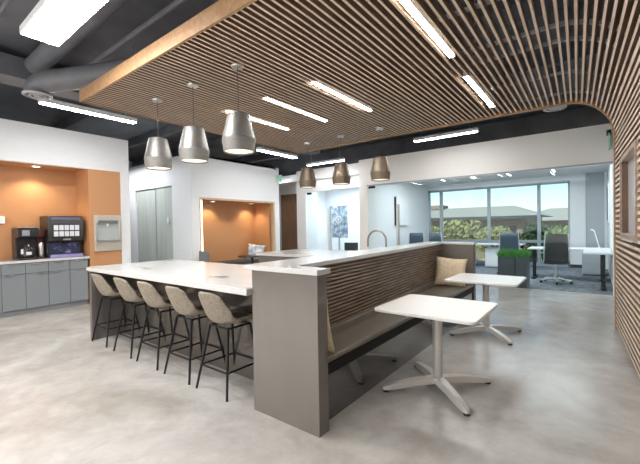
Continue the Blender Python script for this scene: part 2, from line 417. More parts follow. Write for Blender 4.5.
# carrier ribs above the slats
for ry in (2.3, 3.0, 3.72, 4.05, 4.93, 5.70):
    r = MB(); pts = [(-5.01, ry, ZC + .082), (XC, ry, ZC + .082)] + [(XC + (R + .082) * math.sin(PI / 2 * k / 10) + skew(.2) * (CY1 - ry) * k / 10, ry, ZC - RZ + (RZ + .082) * math.cos(PI / 2 * k / 10)) for k in range(1, 11)] + [(.30 + skew(1) * (CY1 - ry), ry, 2.3)]
    pts = [Vector(p) - ORG for p in pts]
    vs = []; 
    for p in pts:
        vs += [p + Vector((0, -.02, 0)), p + Vector((0, .02, 0)), p + Vector((.012, .02, .025)), p + Vector((.012, -.02, .025))]
    fs = [(4 * i + k, 4 * i + (k + 1) % 4, 4 * i + 4 + (k + 1) % 4, 4 * i + 4 + k) for i in range(len(pts) - 1) for k in range(4)]
    r.add(vs, fs + [(0, 1, 2, 3), (4 * len(pts) - 1, 4 * len(pts) - 2, 4 * len(pts) - 3, 4 * len(pts) - 4)]); r.build('carrier_rib', M_rib, cp)
for hx in (-4.8, -3.0, -1.0):
    for hy in (2.3, 4.05, 5.70): MB().tube([Vector((hx, hy, ZC + .09)) - ORG, Vector((hx, hy, DK)) - ORG], .006, 6).build('hanger_rod', M_steel, cp)
# niche in the slat wall
NC = (NY0 + NY1) / 2; HN = (NY1 - NY0) / 2
nx = .205 + .045 * (CY1 - NC); rzn = math.atan(.045)
nc = MB()
nc.box(-.015, .10, -HN - .05, -HN, NZ0 - .05, NZ1 + .05); nc.box(-.015, .10, HN, HN + .05, NZ0 - .05, NZ1 + .05)
nc.box(-.015, .10, -HN, HN, NZ1, NZ1 + .05); nc.box(-.015, .10, -HN, HN, NZ0 - .05, NZ0)
nt_ = thing('display_niche', 'wood framed recess with pale back panel in the right slatted wall', 'niche', (nx, NC, 0), rzn)
nc.build('niche_frame', M_walltrim, nt_, bevel=.003)
bx(.052, .07, -HN, HN, NZ0, NZ1).build('back_panel', mat('niche_panel', (.66, .70, .76), .15), nt_)
bx(.0, .051, HN - .03, HN - .002, NZ0, NZ1).build('jamb_lining', mat('walnut_lining', (.16, .085, .05), .4, noise=5, col2=(.11, .058, .034)), nt_)

# recessed linear lights in the canopy
def canopy_light(label, lx, a, b):
    L = b - a
    t = thing('linear_light', label, 'light', (lx, (a + b) / 2, ZC), -math.atan(0) , 'recessed strip lights in the slat canopy')
    h = MB(); h.box(-.027, .027, -L / 2, L / 2, .004, .06); h.build('light_housing', M_white, t)
    bx(-.024, .024, -L / 2 + .01, L / 2 - .01, -.003, .0035).build('light_diffuser', M_led, t)
CL = ['recessed strip light in the slats farthest left of three in a row', 'middle recessed strip light of the three side by side in slats', 'rightmost recessed strip light of the three side by side in slats',
      'long recessed strip light cut off by the top of the photo', 'recessed strip light in the slats nearest the curved right corner']
for (lx, a, b), lb in zip(LIGHTS, CL): canopy_light(lb, lx, a, b)

# suspended linear lights outside the canopy
def susp(label, x, y, L, wdt, along_x, z=3.13):
    t = thing('suspended_light', label, 'light', (x, y, z), PI / 2 if not along_x else 0, 'suspended linear lights under the dark ceiling')
    h = MB(); h.box(-L / 2, L / 2, -wdt / 2, wdt / 2, .005, .07); h.build('light_housing', M_white, t, bevel=.004)
    bx(-L / 2 + .015, L / 2 - .015, -wdt / 2 + .012, wdt / 2 - .012, -.004, .006).build('light_diffuser', M_led, t)
    for s_ in (-1, 1): MB().tube([(s_ * L * .38, 0, .07), (s_ * L * .38, 0, DK - z)], .003, 6).build('suspension_wire', M_steel, t)
susp('wide bright light panel at the top left under dark ducts', -3.45, 1.085, 1.25, .30, True)
susp('strip light above the orange kitchenette wall', -6.04, 2.23, 1.30, .12, False)
susp('strip light above the white wall over the orange nook', -6.07, 6.28, 1.28, .14, False)
susp('strip light behind the bronze pendants by the far white wall', -5.95, 8.02, 1.28, .09, True)
susp('strip light in front of the white wall over the office glass', -2.40, 7.28, 1.27, .10, True)

# ducts, pipes
def pipe(name, label, cat, pts, r, m, seg=16, extra=None, **k):
    t = tag(MB().tube(pts, r, seg).build(name, m, smooth=True, **k), label, cat); return t
dt = thing('air_duct', 'dark round air duct bending down to a grille above the kitchenette', 'duct', (-5.8, 1.5, 3.16))
MB().tube([(0, 0, 0), (.0, .0, .06), (.03, .02, .12), (.12, .07, .16), (.34, .2, .165), (.8, .42, .165), (1.9, .9, .165)], [.14] * 7, 20).build('duct_body', M_duct, dt, smooth=True)
g = MB(); g.lathe([(.13, 0), (.165, -.005), (.16, -.02), (.14, -.03), (.12, -.012), (.12, 0)], seg=28); g.lathe([(.10, -.02), (.10, -.028), (.07, -.028), (.07, -.02)], seg=24, cap=False); g.lathe([(.045, -.02), (.045, -.03)], seg=20); g.build('duct_grille', mat('grille_grey', (.42, .42, .44), .5), dt, smooth=True)
pipe('main_duct', 'large dark duct running across the ceiling at top left', 'duct', [(-6.05, 1.55, 3.62), (-1, 1.55, 3.62)], .12, M_dark, 24)
pipe('sprinkler_pipe', 'thin dark pipe under the deck beside the big duct', 'pipe', [(-6.05, 1.95, 3.55), (-1, 1.95, 3.55)], .03, M_duct, 10)
pipe('conduit', 'slim conduit along the dark ceiling above the kitchenette header', 'pipe', [(-6.05, .95, 3.6), (-2, .95, 3.6)], .02, M_duct, 8)
tag(bx(-6.05, -1.2, 6.75, 7.15, 3.32, 3.62).build('box_duct', M_duct), 'dark rectangular duct between the slat canopy and the far wall', 'duct')
tag(bx(-6.5, -6.1, -2, 8.0, 3.42, 3.7).build('box_duct', M_duct), 'dark rectangular duct above the left strip lights', 'duct')
for k, yy in enumerate((0.2, 2.9, 4.6, 6.1, 8.3)): struct('trim_%d' % (k + 10), bx(-13, 2.4, yy - .06, yy + .06, DK - .2, DK), M_dark)
vt = thing('ceiling_vent', 'round grey vent in the dark ceiling just behind the canopy edge', 'vent', (-.50, 6.80, 3.17))
g = MB(); g.lathe([(.16, .03), (.16, 0), (.13, -.015), (.12, .01)], seg=28); g.build('vent_rim', MATS['grille_grey'], vt, smooth=True)
MB().tube([(0, 0, .02), (0, 0, DK - 3.17)], .10, 18).build('vent_duct', M_duct, vt, smooth=True)

# ================================================================== PENDANTS
def pendant(label, loc, m, m2, group):
    t = thing('pendant_lamp', label, 'lamp', (loc[0], loc[1], 2.112), 0, group)
    s = MB(); s.lathe([(.0, .37), (.096, .37), (.106, .366), (.112, .352), (.136, .24), (.163, .128), (.155, .126), (.106, .352), (.0, .358)], seg=36, cap=False)
    s.build('lamp_shade', m, t, smooth=True, angle=15)
    s = MB(); s.lathe([(.155, .127), (.162, .125), (.165, .116), (.149, .006), (.146, 0), (.142, .004), (.152, .11), (.155, .127)], seg=36, cap=False)
    s.build('shade_band', m2, t, smooth=True, angle=15)
    MB().lathe([(.139, .012), (.139, .016)], seg=32).build('glow_disc', M_bulb, t)
    MB().tube([(0, 0, .37), (0, 0, .848)], .0035, 6).build('cord', M_cord, t)
    c = MB(); c.lathe([(.058, .832), (.062, .838), (.062, .853), (.0, .857)], seg=24); c.build('ceiling_canopy', M_steel, t, smooth=True)
    return t
for loc, lb in (((-2.79, 2.335), 'silver pendant lamp nearest the camera over the island'), ((-3.537, 2.323), 'silver pendant lamp in the middle of the island row'), ((-4.28, 2.31), 'silver pendant lamp over the far left end of island')):
    pendant(lb, loc, M_silver, mat('grey_textured_band', (.26, .25, .235), .55, metal=.5, noise=70, col2=(.20, .19, .18)), 'silver pendants over the island')
for loc, lb in (((-4.34, 5.28), 'bronze pendant lamp leftmost of the far row'), ((-3.565, 5.28), 'bronze pendant lamp in the middle of the far row'), ((-2.795, 5.29), 'bronze pendant lamp nearest the office glass above the tap')):
    pendant(lb, loc, M_bronze, mat('bronze_textured_band', (.20, .155, .115), .55, metal=.5, noise=70, col2=(.15, .115, .085)), 'bronze pendants over the sink counter')

# ================================================================== ISLAND
isl = thing('kitchen_island', 'long white topped island with grey wood end panel and stools', 'island', (-3.5, 2.3, 0))
t = MB(); t.box(-1.52, 1.465, -.555, .60, .86, .91); t.build('countertop', M_quartz, isl, bevel=.004)
bx(-1.50, -1.44, -.535, .58, 0, .858).build('end_panel', M_greywood, isl, bevel=.002)
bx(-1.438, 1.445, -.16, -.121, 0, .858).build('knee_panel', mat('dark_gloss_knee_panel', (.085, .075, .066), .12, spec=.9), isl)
bx(-1.438, 1.445, -.12, .57, .0, .858).build('cabinet_body', M_greywood, isl)
for ox, oy in ((-1.21, .33), (-.677, -.217), (.747, -.24)):
    o = MB(); o.box(ox - .09, ox + .09, oy - .05, oy + .05, .9095, .9115); o.build('power_outlet', M_steel, isl, bevel=.001)

# ================================================================== SINK COUNTER
sc = thing('sink_counter', 'white counter with taupe cabinets behind the bench wall, tap on it', 'counter', (-3.4, 5.0, 0))
t = MB(); t.box(-1.45, 1.24, -.60, .60, .865, .91); t.build('countertop', M_quartz, sc, bevel=.004)
bx(-1.42, 1.235, -.57, .57, .1, .862).build('cabinet_body', M_lam, sc)
bx(-1.38, 1.22, -.52, .52, 0, .1).build('plinth', M_cabdark, sc)
for k in range(4): bx(-1.40 + k * .655, -1.40 + k * .655 + .645, -.59, -.571, .12, .85).build('cabinet_door', M_lam, sc, bevel=.002)
bx(.55, 1.1, -.28, .16, .9095, .912).build('sink_rim', M_steel, sc)
fc = thing('kitchen_faucet', 'tall bronze gooseneck tap on the sink counter behind the bench', 'tap', (-2.47, 4.82, .912), 0)
arc = [(0, .0, 0), (0, 0, .22)] + [(-.155 + .155 * math.cos(q), 0, .22 + .155 * math.sin(q)) for q in [PI * k / 14 for k in range(1, 14)]] + [(-.31, 0, .22), (-.31, 0, .13)]
MB().tube(arc, .0135, 12).build('faucet_spout', mat('warm_steel', (.30, .25, .20), .28, metal=1), fc, smooth=True)
MB().lathe([(.028, 0), (.028, .012), (.018, .02), (.018, .05)], seg=20).build('faucet_base', MATS['warm_steel'], fc, smooth=True)
MB().tube([(.015, 0, .06), (.07, -.02, .10)], .007, 8).build('faucet_lever', MATS['warm_steel'], fc, smooth=True)

# ================================================================== BENCH (half wall, slatted back, seat)
bn = thing('banquette_bench', 'taupe bench with walnut slatted back and white ledge', 'bench', (-1.75, 3.8, 0))
def rel(mb, o=Vector((-1.75, 3.8, 0))): mb.v = [tuple(Vector(v) - o) for v in mb.v]; return mb
rel(bx(-2.03, -1.411, 1.795, 1.90, 0, 1.05)).build('end_panel', M_lam, bn, bevel=.003)
rel(bx(-2.15, -1.47, 5.742, 5.85, 0, 1.05)).build('far_end_panel', M_lam, bn, bevel=.003)
def slab(xo0, xi0, xo1, xi1, y0, y1, z0, z1): return MB().hexa([(xo0, y0, z0), (xi0, y0, z0), (xi1, y1, z0), (xo1, y1, z0)], [(xo0, y0, z1), (xi0, y0, z1), (xi1, y1, z1), (xo1, y1, z1)])
rel(slab(-2.03, -1.755, -2.15, -1.985, 1.901, 5.741, 0, 1.05)).build('half_wall', M_lam, bn)
L_ = MB(); L_.prism([(-2.09, 1.77), (-1.39, 1.77), (-1.39, 1.915), (-1.70, 1.915), (-1.935, 5.73), (-1.455, 5.73), (-1.455, 5.865), (-2.21, 5.865)], 'z', 1.05, 1.085)
rel(L_).build('ledge', M_quartz, bn, bevel=.003)
rel(slab(-1.754, -1.74, -1.984, -1.97, 1.902, 5.738, .0, 1.05)).build('back_board', M_backing, bn)
s = MB(); z = .53
k = 0
while z < 1.04:
    b_ = slab(-1.739, -1.712, -1.969, -1.942, 1.905, 5.735, z, z + .0165); s.add(b_.v, b_.f); z += .0318
rel(s).build('slatted_back', M_walnut, bn, bevel=.002)
def cushion(x0, x1, y0, y1, z0, z1, r=.025):
    m = MB(); m.box(x0, x1, y0, y1, z0, z1); return m
rel(slab(-1.738, -1.70, -1.968, -1.93, 1.905, 5.735, .42, .522)).build('back_pad', M_seat, bn, bevel=.012, seg=3)
rel(slab(-1.738, -1.462, -1.968, -1.462, 1.905, 5.735, .411, .452)).build('seat_cushion', M_seat, bn, bevel=.018, seg=3)
rel(slab(-1.738, -1.466, -1.968, -1.466, 1.904, 5.737, .335, .41)).build('seat_rail', mat('matte_black_rail', (.015, .014, .014), .6, spec=.2), bn)
rel(slab(-1.738, -1.487, -1.968, -1.487, 1.904, 5.737, .0, .334)).build('base', M_lamdark, bn)

def pillow(name, label, cat, loc, rot, w, h, d, m, group=None, tuft=True):
    mb = MB(); N = 14; vs = []; 
    for sgn in (1, -1):
        for i in range(N + 1):
            for j in range(N + 1):
                u = -1 + 2 * i / N; v = -1 + 2 * j / N
                e = (1 - abs(u) ** 2.6) * (1 - abs(v) ** 2.6)
                pin = 1 - .10 * ((1 - u * u) * v * v + (1 - v * v) * u * u)
                vs.append((u * w / 2 * (1 - .09 * (1 - v * v)) * 1, sgn * d / 2 * max(e, 0) ** .55, v * h / 2 * (1 - .09 * (1 - u * u))))
    K = (N + 1) ** 2; fs = []
    for s_ in (0, 1):
        for i in range(N):
            for j in range(N):
                a = s_ * K + i * (N + 1) + j
                q = (a, a + 1, a + N + 2, a + N + 1)
                fs.append(q if s_ else q[::-1])
    mb.add(vs, fs)
    o = mb.build(name, m, smooth=True, angle=70)
    bm = bmesh.new(); bm.from_mesh(o.data); bmesh.ops.remove_doubles(bm, verts=bm.verts, dist=.0005); bmesh.ops.recalc_face_normals(bm, faces=bm.faces); bm.to_mesh(o.data); bm.free()
    o.location = loc; o.rotation_euler = rot
    return tag(o, label, cat, group)
pillow('throw_pillow', 'cream patterned pillow leaning at the far end of the bench', 'pillow', (-1.70, 5.36, .66), (math.radians(-14), math.radians(6), math.radians(22)), .45, .44, .16, M_pillow)
pillow('throw_pillow', 'cream pillow half hidden behind the near end panel of bench', 'pillow', (-1.63, 2.00, .66), (math.radians(9), math.radians(-3), 0), .36, .40, .12, M_pillow)

# ================================================================== TABLES
def make_table(label, loc):
    t = thing('cafe_table', label, 'table', loc, 0, 'white cafe tables by the bench')
    a, b, r = .40, .38, .05; poly = []
    for cx, cy, q0 in ((a - r, b - r, 0), (-a + r, b - r, 90), (-a + r, -b + r, 180), (a - r, -b + r, 270)):
        for k in range(7): q = math.radians(q0 + 15 * k); poly.append((cx + r * math.cos(q), cy + r * math.sin(q)))
    m = MB(); m.prism(poly, 'z', .662, .687); m.build('tabletop', M_warmwhite if 0 else mat('white_table_laminate', (.82, .80, .77), .3), t, bevel=.005)
    MB().tube([(0, 0, .07), (0, 0, .65)], .038, 20).build('column', M_tablemetal, t, smooth=True)
    p = MB(); p.box(-.16, .16, -.16, .16, .648, .6615); p.build('top_plate', M_black, t)
    MB().lathe([(.0, .045), (.06, .05), (.062, .075), (.045, .095), (.036, .10)], seg=24).build('hub', M_tablemetal, t, smooth=True)
    for q in (45, 135, 225, 315):
        q = math.radians(q); c, s_ = math.cos(q), math.sin(q)
        st = [(.03, .044, .045, .098), (.20, .042, .042, .09), (.38, .036, .022, .066), (.45, .029, .018, .05), (.475, .015, .018, .04)]
        vs = []
        for d_, hw, z0, z1 in st:
            for e, zz in ((-hw, z0), (hw, z0), (hw * .72, z1), (-hw * .72, z1)):
                vs.append((c * d_ - s_ * e, s_ * d_ + c * e, zz))
        nn = len(st); fs = [(4 * i + k, 4 * i + (k + 1) % 4, 4 * i + 4 + (k + 1) % 4, 4 * i + 4 + k) for i in range(nn - 1) for k in range(4)] + [(3, 2, 1, 0), (4 * nn - 4, 4 * nn - 3, 4 * nn - 2, 4 * nn - 1)]
        lg = MB().add(vs, fs).build('leg', M_tablemetal, t, bevel=.004)
        MB().lathe([(.022, 0), (.025, .004), (.02, .022)], c=(c * .45, s_ * .45, 0), seg=14).build('glide', M_rubber, lg, smooth=True)
    return t
tb = make_table('white cafe table on four splayed metal feet nearest the camera', (-1.05, 2.95, 0))
dup(tb, (-1.08, 4.77, 0), label='white cafe table on metal feet by the far cream pillow')

# ================================================================== STOOLS
def shell_point(u, v):
    # v: 0 front of seat .. 1 top of the back; u: -1..1 across
    path = [(.20, .555), (.17, .572), (.05, .562), (-.07, .553), (-.14, .572), (-.185, .635), (-.22, .72), (-.255, .81), (-.265, .845)]
    wid = [.16, .18, .19, .192, .192, .19, .18, .15, .085]
    curl = [.0, .01, .03, .05, .075, .06, .0, .0, .0]
    wrap = [0, 0, 0, 0, .015, .05, .06, .045, .02]
    p = v * (len(path) - 1); i = min(int(p), len(path) - 2); f = p - i
    L = lambda A: A[i] * (1 - f) + A[i + 1] * f
    y = path[i][0] * (1 - f) + path[i + 1][0] * f; z = path[i][1] * (1 - f) + path[i + 1][1] * f
    return (u * L(wid), y + L(wrap) * u * u, z + L(curl) * abs(u) ** 2.4)
def make_stool(label, loc):
    t = thing('bar_stool', label, 'stool', loc, 0, 'taupe bar stools along the island')
    nu, nv = 10, 16
    vs = [shell_point(-1 + 2 * i / nu, j / nv) for j in range(nv + 1) for i in range(nu + 1)]
    fs = [(j * (nu + 1) + i, j * (nu + 1) + i + 1, (j + 1) * (nu + 1) + i + 1, (j + 1) * (nu + 1) + i) for j in range(nv) for i in range(nu)]
    o = MB().add(vs, fs).build('seat_shell', M_stool, t, smooth=True, angle=80)
    md = o.modifiers.new('thick', 'SOLIDIFY'); md.thickness = .028; md.offset = -1
    sd = o.modifiers.new('sub', 'SUBSURF'); sd.levels = 1; sd.render_levels = 2
    pts = []
    m = MB(); nu2, nv2 = 8, 8; vs = []
    for sgn in (0, 1):
        for j in range(nv2 + 1):
            for i in range(nu2 + 1):
                u = -1 + 2 * i / nu2; v = .04 + .44 * j / nv2
                x, y, z = shell_point(u * .86, v); e = max(0, (1 - u ** 4) * (1 - (2 * j / nv2 - 1) ** 4))
                vs.append((x, y, z + .004 + (.028 * e if sgn else .0)))
    K = (nu2 + 1) * (nv2 + 1); fs = []
    for s_ in (0, 1):
        for j in range(nv2):
            for i in range(nu2):
                a = s_ * K + j * (nu2 + 1) + i; fs.append((a, a + 1, a + nu2 + 2, a + nu2 + 1))
    m.add(vs, fs).build('seat_pad', M_stoolpad, t, smooth=True, angle=80)
    tops = {}
    for sx in (-1, 1):
        for sy in (-1, 1):
            a = (sx * .12, sy * .115, .538); b = (sx * .205, sy * .205, 0)
            l = MB().tube([a, b], [.0115, .0095], 10).build('leg', M_black, t, smooth=True)
    br = MB()
    for p, q in (((-.12, -.115), (.12, -.115)), ((-.12, .115), (.12, .115)), ((-.12, -.115), (-.12, .115)), ((.12, -.115), (.12, .115))): br.tube([(*p, .536), (*q, .536)], .009, 8)
    br.build('under_frame', M_black, t, smooth=True)
    zf = .20; k = zf / .538; fx = .205 + (.12 - .205) * k; fy = .205 + (.115 - .205) * k
    for p, q in (((-fx, -fy), (fx, -fy)), ((fx, -fy), (fx, fy)), ((fx, fy), (-fx, fy)), ((-fx, fy), (-fx, -fy))):
        MB().tube([(*p, zf), (*q, zf)], .0085, 8).build('footrest_bar', M_black, t, smooth=True)
    return t
sx_ = [-4.705, -4.10, -3.56, -3.02, -2.50]
SL = ['taupe bar stool at the far left end of the island', 'second taupe bar stool from the left end of island', 'taupe bar stool in the middle of the row of five', 'second taupe bar stool from the taupe bench end panel', 'taupe bar stool nearest the camera beside bench end panel']
st = make_stool(SL[0], (sx_[0], 1.955, 0))
for x, lb in zip(sx_[1:], SL[1:]): dup(st, (x, 1.955, 0), label=lb)

# ================================================================== KITCHENETTE
cy = [.77, 1.08, 1.387, 1.689, 2.0, 2.315, 2.60]
CLB = ['grey base cabinet almost wholly cut off by the left photo edge', 'leftmost grey base cabinet seen in full, left of the one under the brewer', 'grey base cabinet under the coffee maker and the reddish brewer', 'grey base cabinet under the middle of the soda machine', 'rightmost grey base cabinet beside the orange panel with water dispenser']
for i, (a, b) in enumerate(zip(cy[1:-1], cy[2:])):
    w_ = b - a
    t = thing('base_cabinet', CLB[i], 'cabinet', (-7.70, (a + b) / 2, 0), 0, 'grey kitchenette base cabinets')
    bx(-.27, .275, -w_ / 2 + .001, w_ / 2 - .001, .09, .848).build('body', M_cabdark, t)
    bx(-.27, .24, -w_ / 2 + .001, w_ / 2 - .001, 0, .089).build('plinth', M_plinth, t)
    for nm, z0, z1 in (('drawer', .675, .843), ('door', .095, .669)):
        o = bx(.277, .298, -w_ / 2 + .003, w_ / 2 - .003, z0, z1).build(nm, M_cab, t, bevel=.0015)
        s_ = -1 if i % 2 else 1
        hy = 0 if nm == 'drawer' else s_ * (w_ / 2 - .09)
        bx(.298, .315, hy - .06, hy + .06, z1 - .022, z1 - .012).build('handle', M_steel, o)
tag(bx(-7.99, -7.385, 1.06, 2.63, .85, .89).build('kitchenette_worktop', M_quartz, bevel=.003), 'thin white worktop along the orange kitchenette recess', 'worktop')

# soda machine
sm = thing('soda_machine', 'black soda dispenser with lit buttons and purple front on white worktop', 'drinks machine', (-7.72, 2.31, .892))
b = MB(); b.prism([(-.25, 0), (.20, 0), (.20, .06), (.10, .07), (.10, .26), (.22, .30), (.22, .66), (.19, .73), (.12, .745), (-.25, .745)], 'y', -.27, .27); b.build('body', mat('machine_body', (.032, .027, .026), .3), sm, bevel=.012)
bx(.10, .112, -.24, .24, .075, .255).build('dispense_backdrop', M_purple, sm)
bx(.08, .235, -.25, .25, .0, .055).build('drip_tray', mat('tray_violet', (.30, .28, .55), .3), sm, bevel=.006)
bx(.215, .228, -.21, .21, .345, .605).build('button_panel', M_blackplastic, sm, bevel=.004)
for r_ in range(2):
    for c_ in range(5):
        yy = -.16 + c_ * .08; zz = .42 + r_ * .11
        bx(.226, .233, yy - .034, yy + .034, zz - .045, zz + .045).build('drink_button', M_panel, sm, bevel=.006)
bx(.19, .215, -.22, .22, .665, .715).build('top_screen', mat('top_screen', (.13, .14, .24), .2), sm, bevel=.004)
for yy in (-.17, -.085, 0, .085, .17): MB().tube([(.16, yy, .30), (.16, yy, .235)], .014, 8).build('nozzle', M_blackplastic, sm, smooth=True)
bx(.232, .238, -.06, .06, .305, .335).build('badge', M_steel, sm)

# coffee maker
cm = thing('coffee_maker', 'black coffee maker with steel trim beside the soda machine', 'coffee maker', (-7.70, 1.80, .892))
b = MB(); b.prism([(-.22, 0), (.20, 0), (.20, .03), (.02, .04), (.02, .36), (.20, .38), (.20, .50), (.16, .53), (-.22, .53)], 'y', -.17, .11); b.build('body', M_blackplastic, cm, bevel=.01)
bx(-.20, .19, -.172, .112, .53, .545).build('top_tray', M_steel, cm, bevel=.004)
bx(.198, .206, -.12, -.02, .40, .49).build('control_panel', mat('grey_panel', (.30, .30, .32), .3), cm)
MB().lathe([(.07, .04), (.085, .06), (.085, .17), (.06, .22), (.045, .25)], c=(.11, -.03, 0), seg=24).build('carafe', mat('carafe_dark', (.03, .022, .02), .1), cm, smooth=True)
bx(.195, .203, -.14, -.11, .10, .18).build('tap_label', M_panel, cm)
bx(.195, .203, -.07, .0, .08, .13).build('sticker', M_panel, cm)
br = thing('coffee_brewer', 'dark reddish brewer with metal urn squeezed beside the soda machine', 'coffee maker', (-7.78, 1.975, .892))
b = MB(); b.box(-.14, .06, -.05, .05, 0, .5); b.box(.06, .15, -.05, .05, .38, .5); b.box(.06, .15, -.05, .05, 0, .03); b.build('body', mat('brewer_red', (.10, .03, .025), .3), br, bevel=.008)
MB().lathe([(.04, .035), (.045, .06), (.045, .25), (.03, .28)], c=(.105, 0, 0), seg=18).build('urn', M_steel, br, smooth=True)

# bottle filler
wf = thing('water_dispenser', 'stainless water dispenser set in the orange wall panel', 'water dispenser', (KX + .0, 2.94, .97))
f = MB(); f.box(.001, .05, -.235, .235, 0, .19); f.box(.001, .05, -.235, .235, .53, .68); f.box(.001, .05, -.235, -.20, .19, .53); f.box(.001, .05, .20, .235, .19, .53); f.build('front_plate', mat('warm_brushed_plate', (.62, .57, .50), .35, metal=.45), wf, bevel=.004)
bx(.001, .008, -.20, .20, .19, .53).build('alcove_back', mat('alcove_steel', (.55, .60, .60), .3, metal=.4), wf)
f = MB(); f.prism([(.008, .17), (.09, .17), (.10, .20), (.06, .215), (.008, .215)], 'y', -.19, .19); f.build('drain_tray', M_steel, wf, bevel=.003)
f = MB(); f.prism([(.05, .52), (.075, .53), (.075, .575), (.05, .58)], 'y', -.17, .17); f.build('spout_hood', mat('hood_dark', (.16, .16, .17), .3), wf, bevel=.003)
MB().tube([(.04, .0, .53), (.04, 0, .47)], .016, 10).build('nozzle', M_chrome, wf, smooth=True)
wd_ = thing('towel_dispenser', 'small white dispenser on the orange wall at the left photo edge', 'dispenser', (-7.999, 1.49, 1.50))
b = MB(); b.box(0.0, .11, -.10, .06, 0, .13); b.build('body', M_white, wd_, bevel=.012)
bx(.03, .10, -.08, .04, -.008, .0).build('outlet_slot', M_cabdark, wd_)

# downlights
def downlight(label, x, y, z, power, group):
    t = thing('downlight', label, 'light', (x, y, z), 0, group)
    MB().lathe([(.075, .0), (.08, -.008), (.058, -.012), (.052, .0)], seg=26, cap=False).build('trim_ring', M_white, t, smooth=True)
    MB().lathe([(.054, -.004), (.054, -.002)], seg=24).build('lens', M_down, t)
    d = bpy.data.lights.new('spot', 'SPOT'); d.energy = power; d.spot_size = math.radians(120); d.spot_blend = .6; d.color = (1, .82, .58); d.shadow_soft_size = .05
    o = bpy.data.objects.new('lamp_light', d); COL.objects.link(o); o.parent = t; o.location = (0, 0, -.02)
downlight('round downlight in the orange kitchenette recess', -7.72, 1.95, 2.499, 24, 'recess downlights')
downlight('left round downlight in the orange seating nook', -8.05, 5.80, 2.084, 20, 'recess downlights')
downlight('right round downlight in the orange seating nook', -8.05, 7.15, 2.084, 20, 'recess downlights')
# led strip down the nook edge
ls = tag(MB().box(-.009, .009, -.009, .009, .0, 2.05).build('led_strip', M_ledwarm), 'warm light strip down the left edge of the orange nook', 'light strip')
ls.location = (NX + .028, 5.11, 0)

# nook furniture
nb = thing('nook_bench', 'low dark bench inside the orange nook', 'bench', (-8.02, 6.35, 0))
bx(-.27, .25, -1.24, 1.14, 0, .36).build('base', M_lam, nb)
bx(-.27, .25, -1.23, 1.13, .362, .45).build('cushion', mat('dark_cushion', (.06, .06, .065), .7), nb, bevel=.015)
pillow('throw_pillow', 'blue and white pillow on the bench in the orange nook', 'pillow', (-7.98, 7.24, .64), (math.radians(-12), math.radians(8), math.radians(48)), .52, .48, .16, M_pillowblue)
nt2 = thing('nook_table', 'dark low table with magazine in front of the orange nook', 'table', (-7.25, 6.45, 0))
m = MB(); m.lathe([(0, .60), (.38, .60), (.38, .63), (0, .63)], seg=32, cap=False); m.build('tabletop', M_blackplastic, nt2, smooth=True)
MB().tube([(0, 0, .02), (0, 0, .6)], .03, 14).build('column', M_black, nt2, smooth=True)
MB().lathe([(.25, 0), (.25, .012), (.04, .02)], seg=28).build('foot', M_black, nt2, smooth=True)
nch = thing('lounge_chair', 'grey round backed chair at the left of the orange nook', 'chair', (-7.28, 5.05, 0), math.radians(-15))
m = MB(); vs = []; 
for i in range(13):
    q = PI * (i / 12) ; 
    for (rr, zz) in ((.20, .45), (.215, .62), (.205, .78 + .05 * math.sin(q)), (.18, .80 + .05 * math.sin(q)), (.18, .62), (.17, .45)):
        vs.append((rr * math.cos(q) * .9, rr * math.sin(q) * -.8, zz))
fs = [(6 * i + k, 6 * i + (k + 1) % 6, 6 * i + 6 + (k + 1) % 6, 6 * i + 6 + k) for i in range(12) for k in range(6)]
m.add(vs, fs + [(0, 1, 2, 3, 4, 5), tuple(72 + k for k in range(6))]); m.build('backrest', mat('grey_chair', (.16, .17, .19), .6), nch, smooth=True)
MB().lathe([(0, .40), (.19, .40), (.20, .43), (.19, .46), (0, .465)], seg=24, cap=False).build('seat', MATS['grey_chair'], nch, smooth=True)
for a in (45, 135, 225, 315): MB().tube([(.12 * math.cos(math.radians(a)), .12 * math.sin(math.radians(a)), .41), (.18 * math.cos(math.radians(a)), .18 * math.sin(math.radians(a)), 0)], .011, 8).build('leg', M_black, nch, smooth=True)

# signs
ex = thing('exit_sign', 'pale green exit sign fixed above the passage by the brown door', 'sign', (-7.45, 7.72, 2.70))
bx(-.085, .10, -.0, .015, 0, .22).build('sign_panel', M_exit, ex); bx(-.1, -.085, -.03, .045, .02, .20).build('mount', M_white, ex)
ex = thing('exit_sign', 'pale green edge lit sign under black mount at top right', 'sign', (.20, 8.215, 2.66))
bx(-.008, .008, -.16, .16, 0, .26).build('sign_panel', M_exit, ex); bx(-.03, .03, -.12, .12, .26, .32).build('mount', M_black, ex); bx(-.02, .02, .10, .165, .30, .36).build('bracket', M_black, ex)

# ================================================================== MEETING ROOM
ps = thing('wall_poster', 'blue and white framed poster with round emblem behind the glass door', 'poster', (-6.97, 10.10, .98))
bx(-.37, .37, 0, .03, 0, 1.1).build('poster_frame', mat('poster_pattern', (.16, .24, .36), .5, noise=7, col2=(.62, .70, .78), ramp=(.42, .6)), ps, bevel=.01)
ring = MB(); ring.lathe([(.09, 0), (.13, 0), (.13, .012), (.09, .012), (.09, 0)], seg=28, cap=False); ro = ring.build('emblem_ring', M_white, ps, loc=(.02, -.012, .62)); ro.rotation_euler = (PI / 2, 0, 0)
ring = MB(); ring.lathe([(.045, 0), (.045, .012)], seg=20); ro = ring.build('emblem_centre', M_white, ps, loc=(.02, -.012, .62)); ro.rotation_euler = (PI / 2, 0, 0)
stn = MB(); stn.box(-.03, .03, .031, .05, -.98, .2); stn.box(-.3, .3, -.1, .2, -.98, -.95); stn.build('display_stand', M_ped, ps)
tk = thing('meeting_chair', 'black chair seen through the meeting room glass by the white column', 'chair', (-6.38, 9.9, 0), .4)
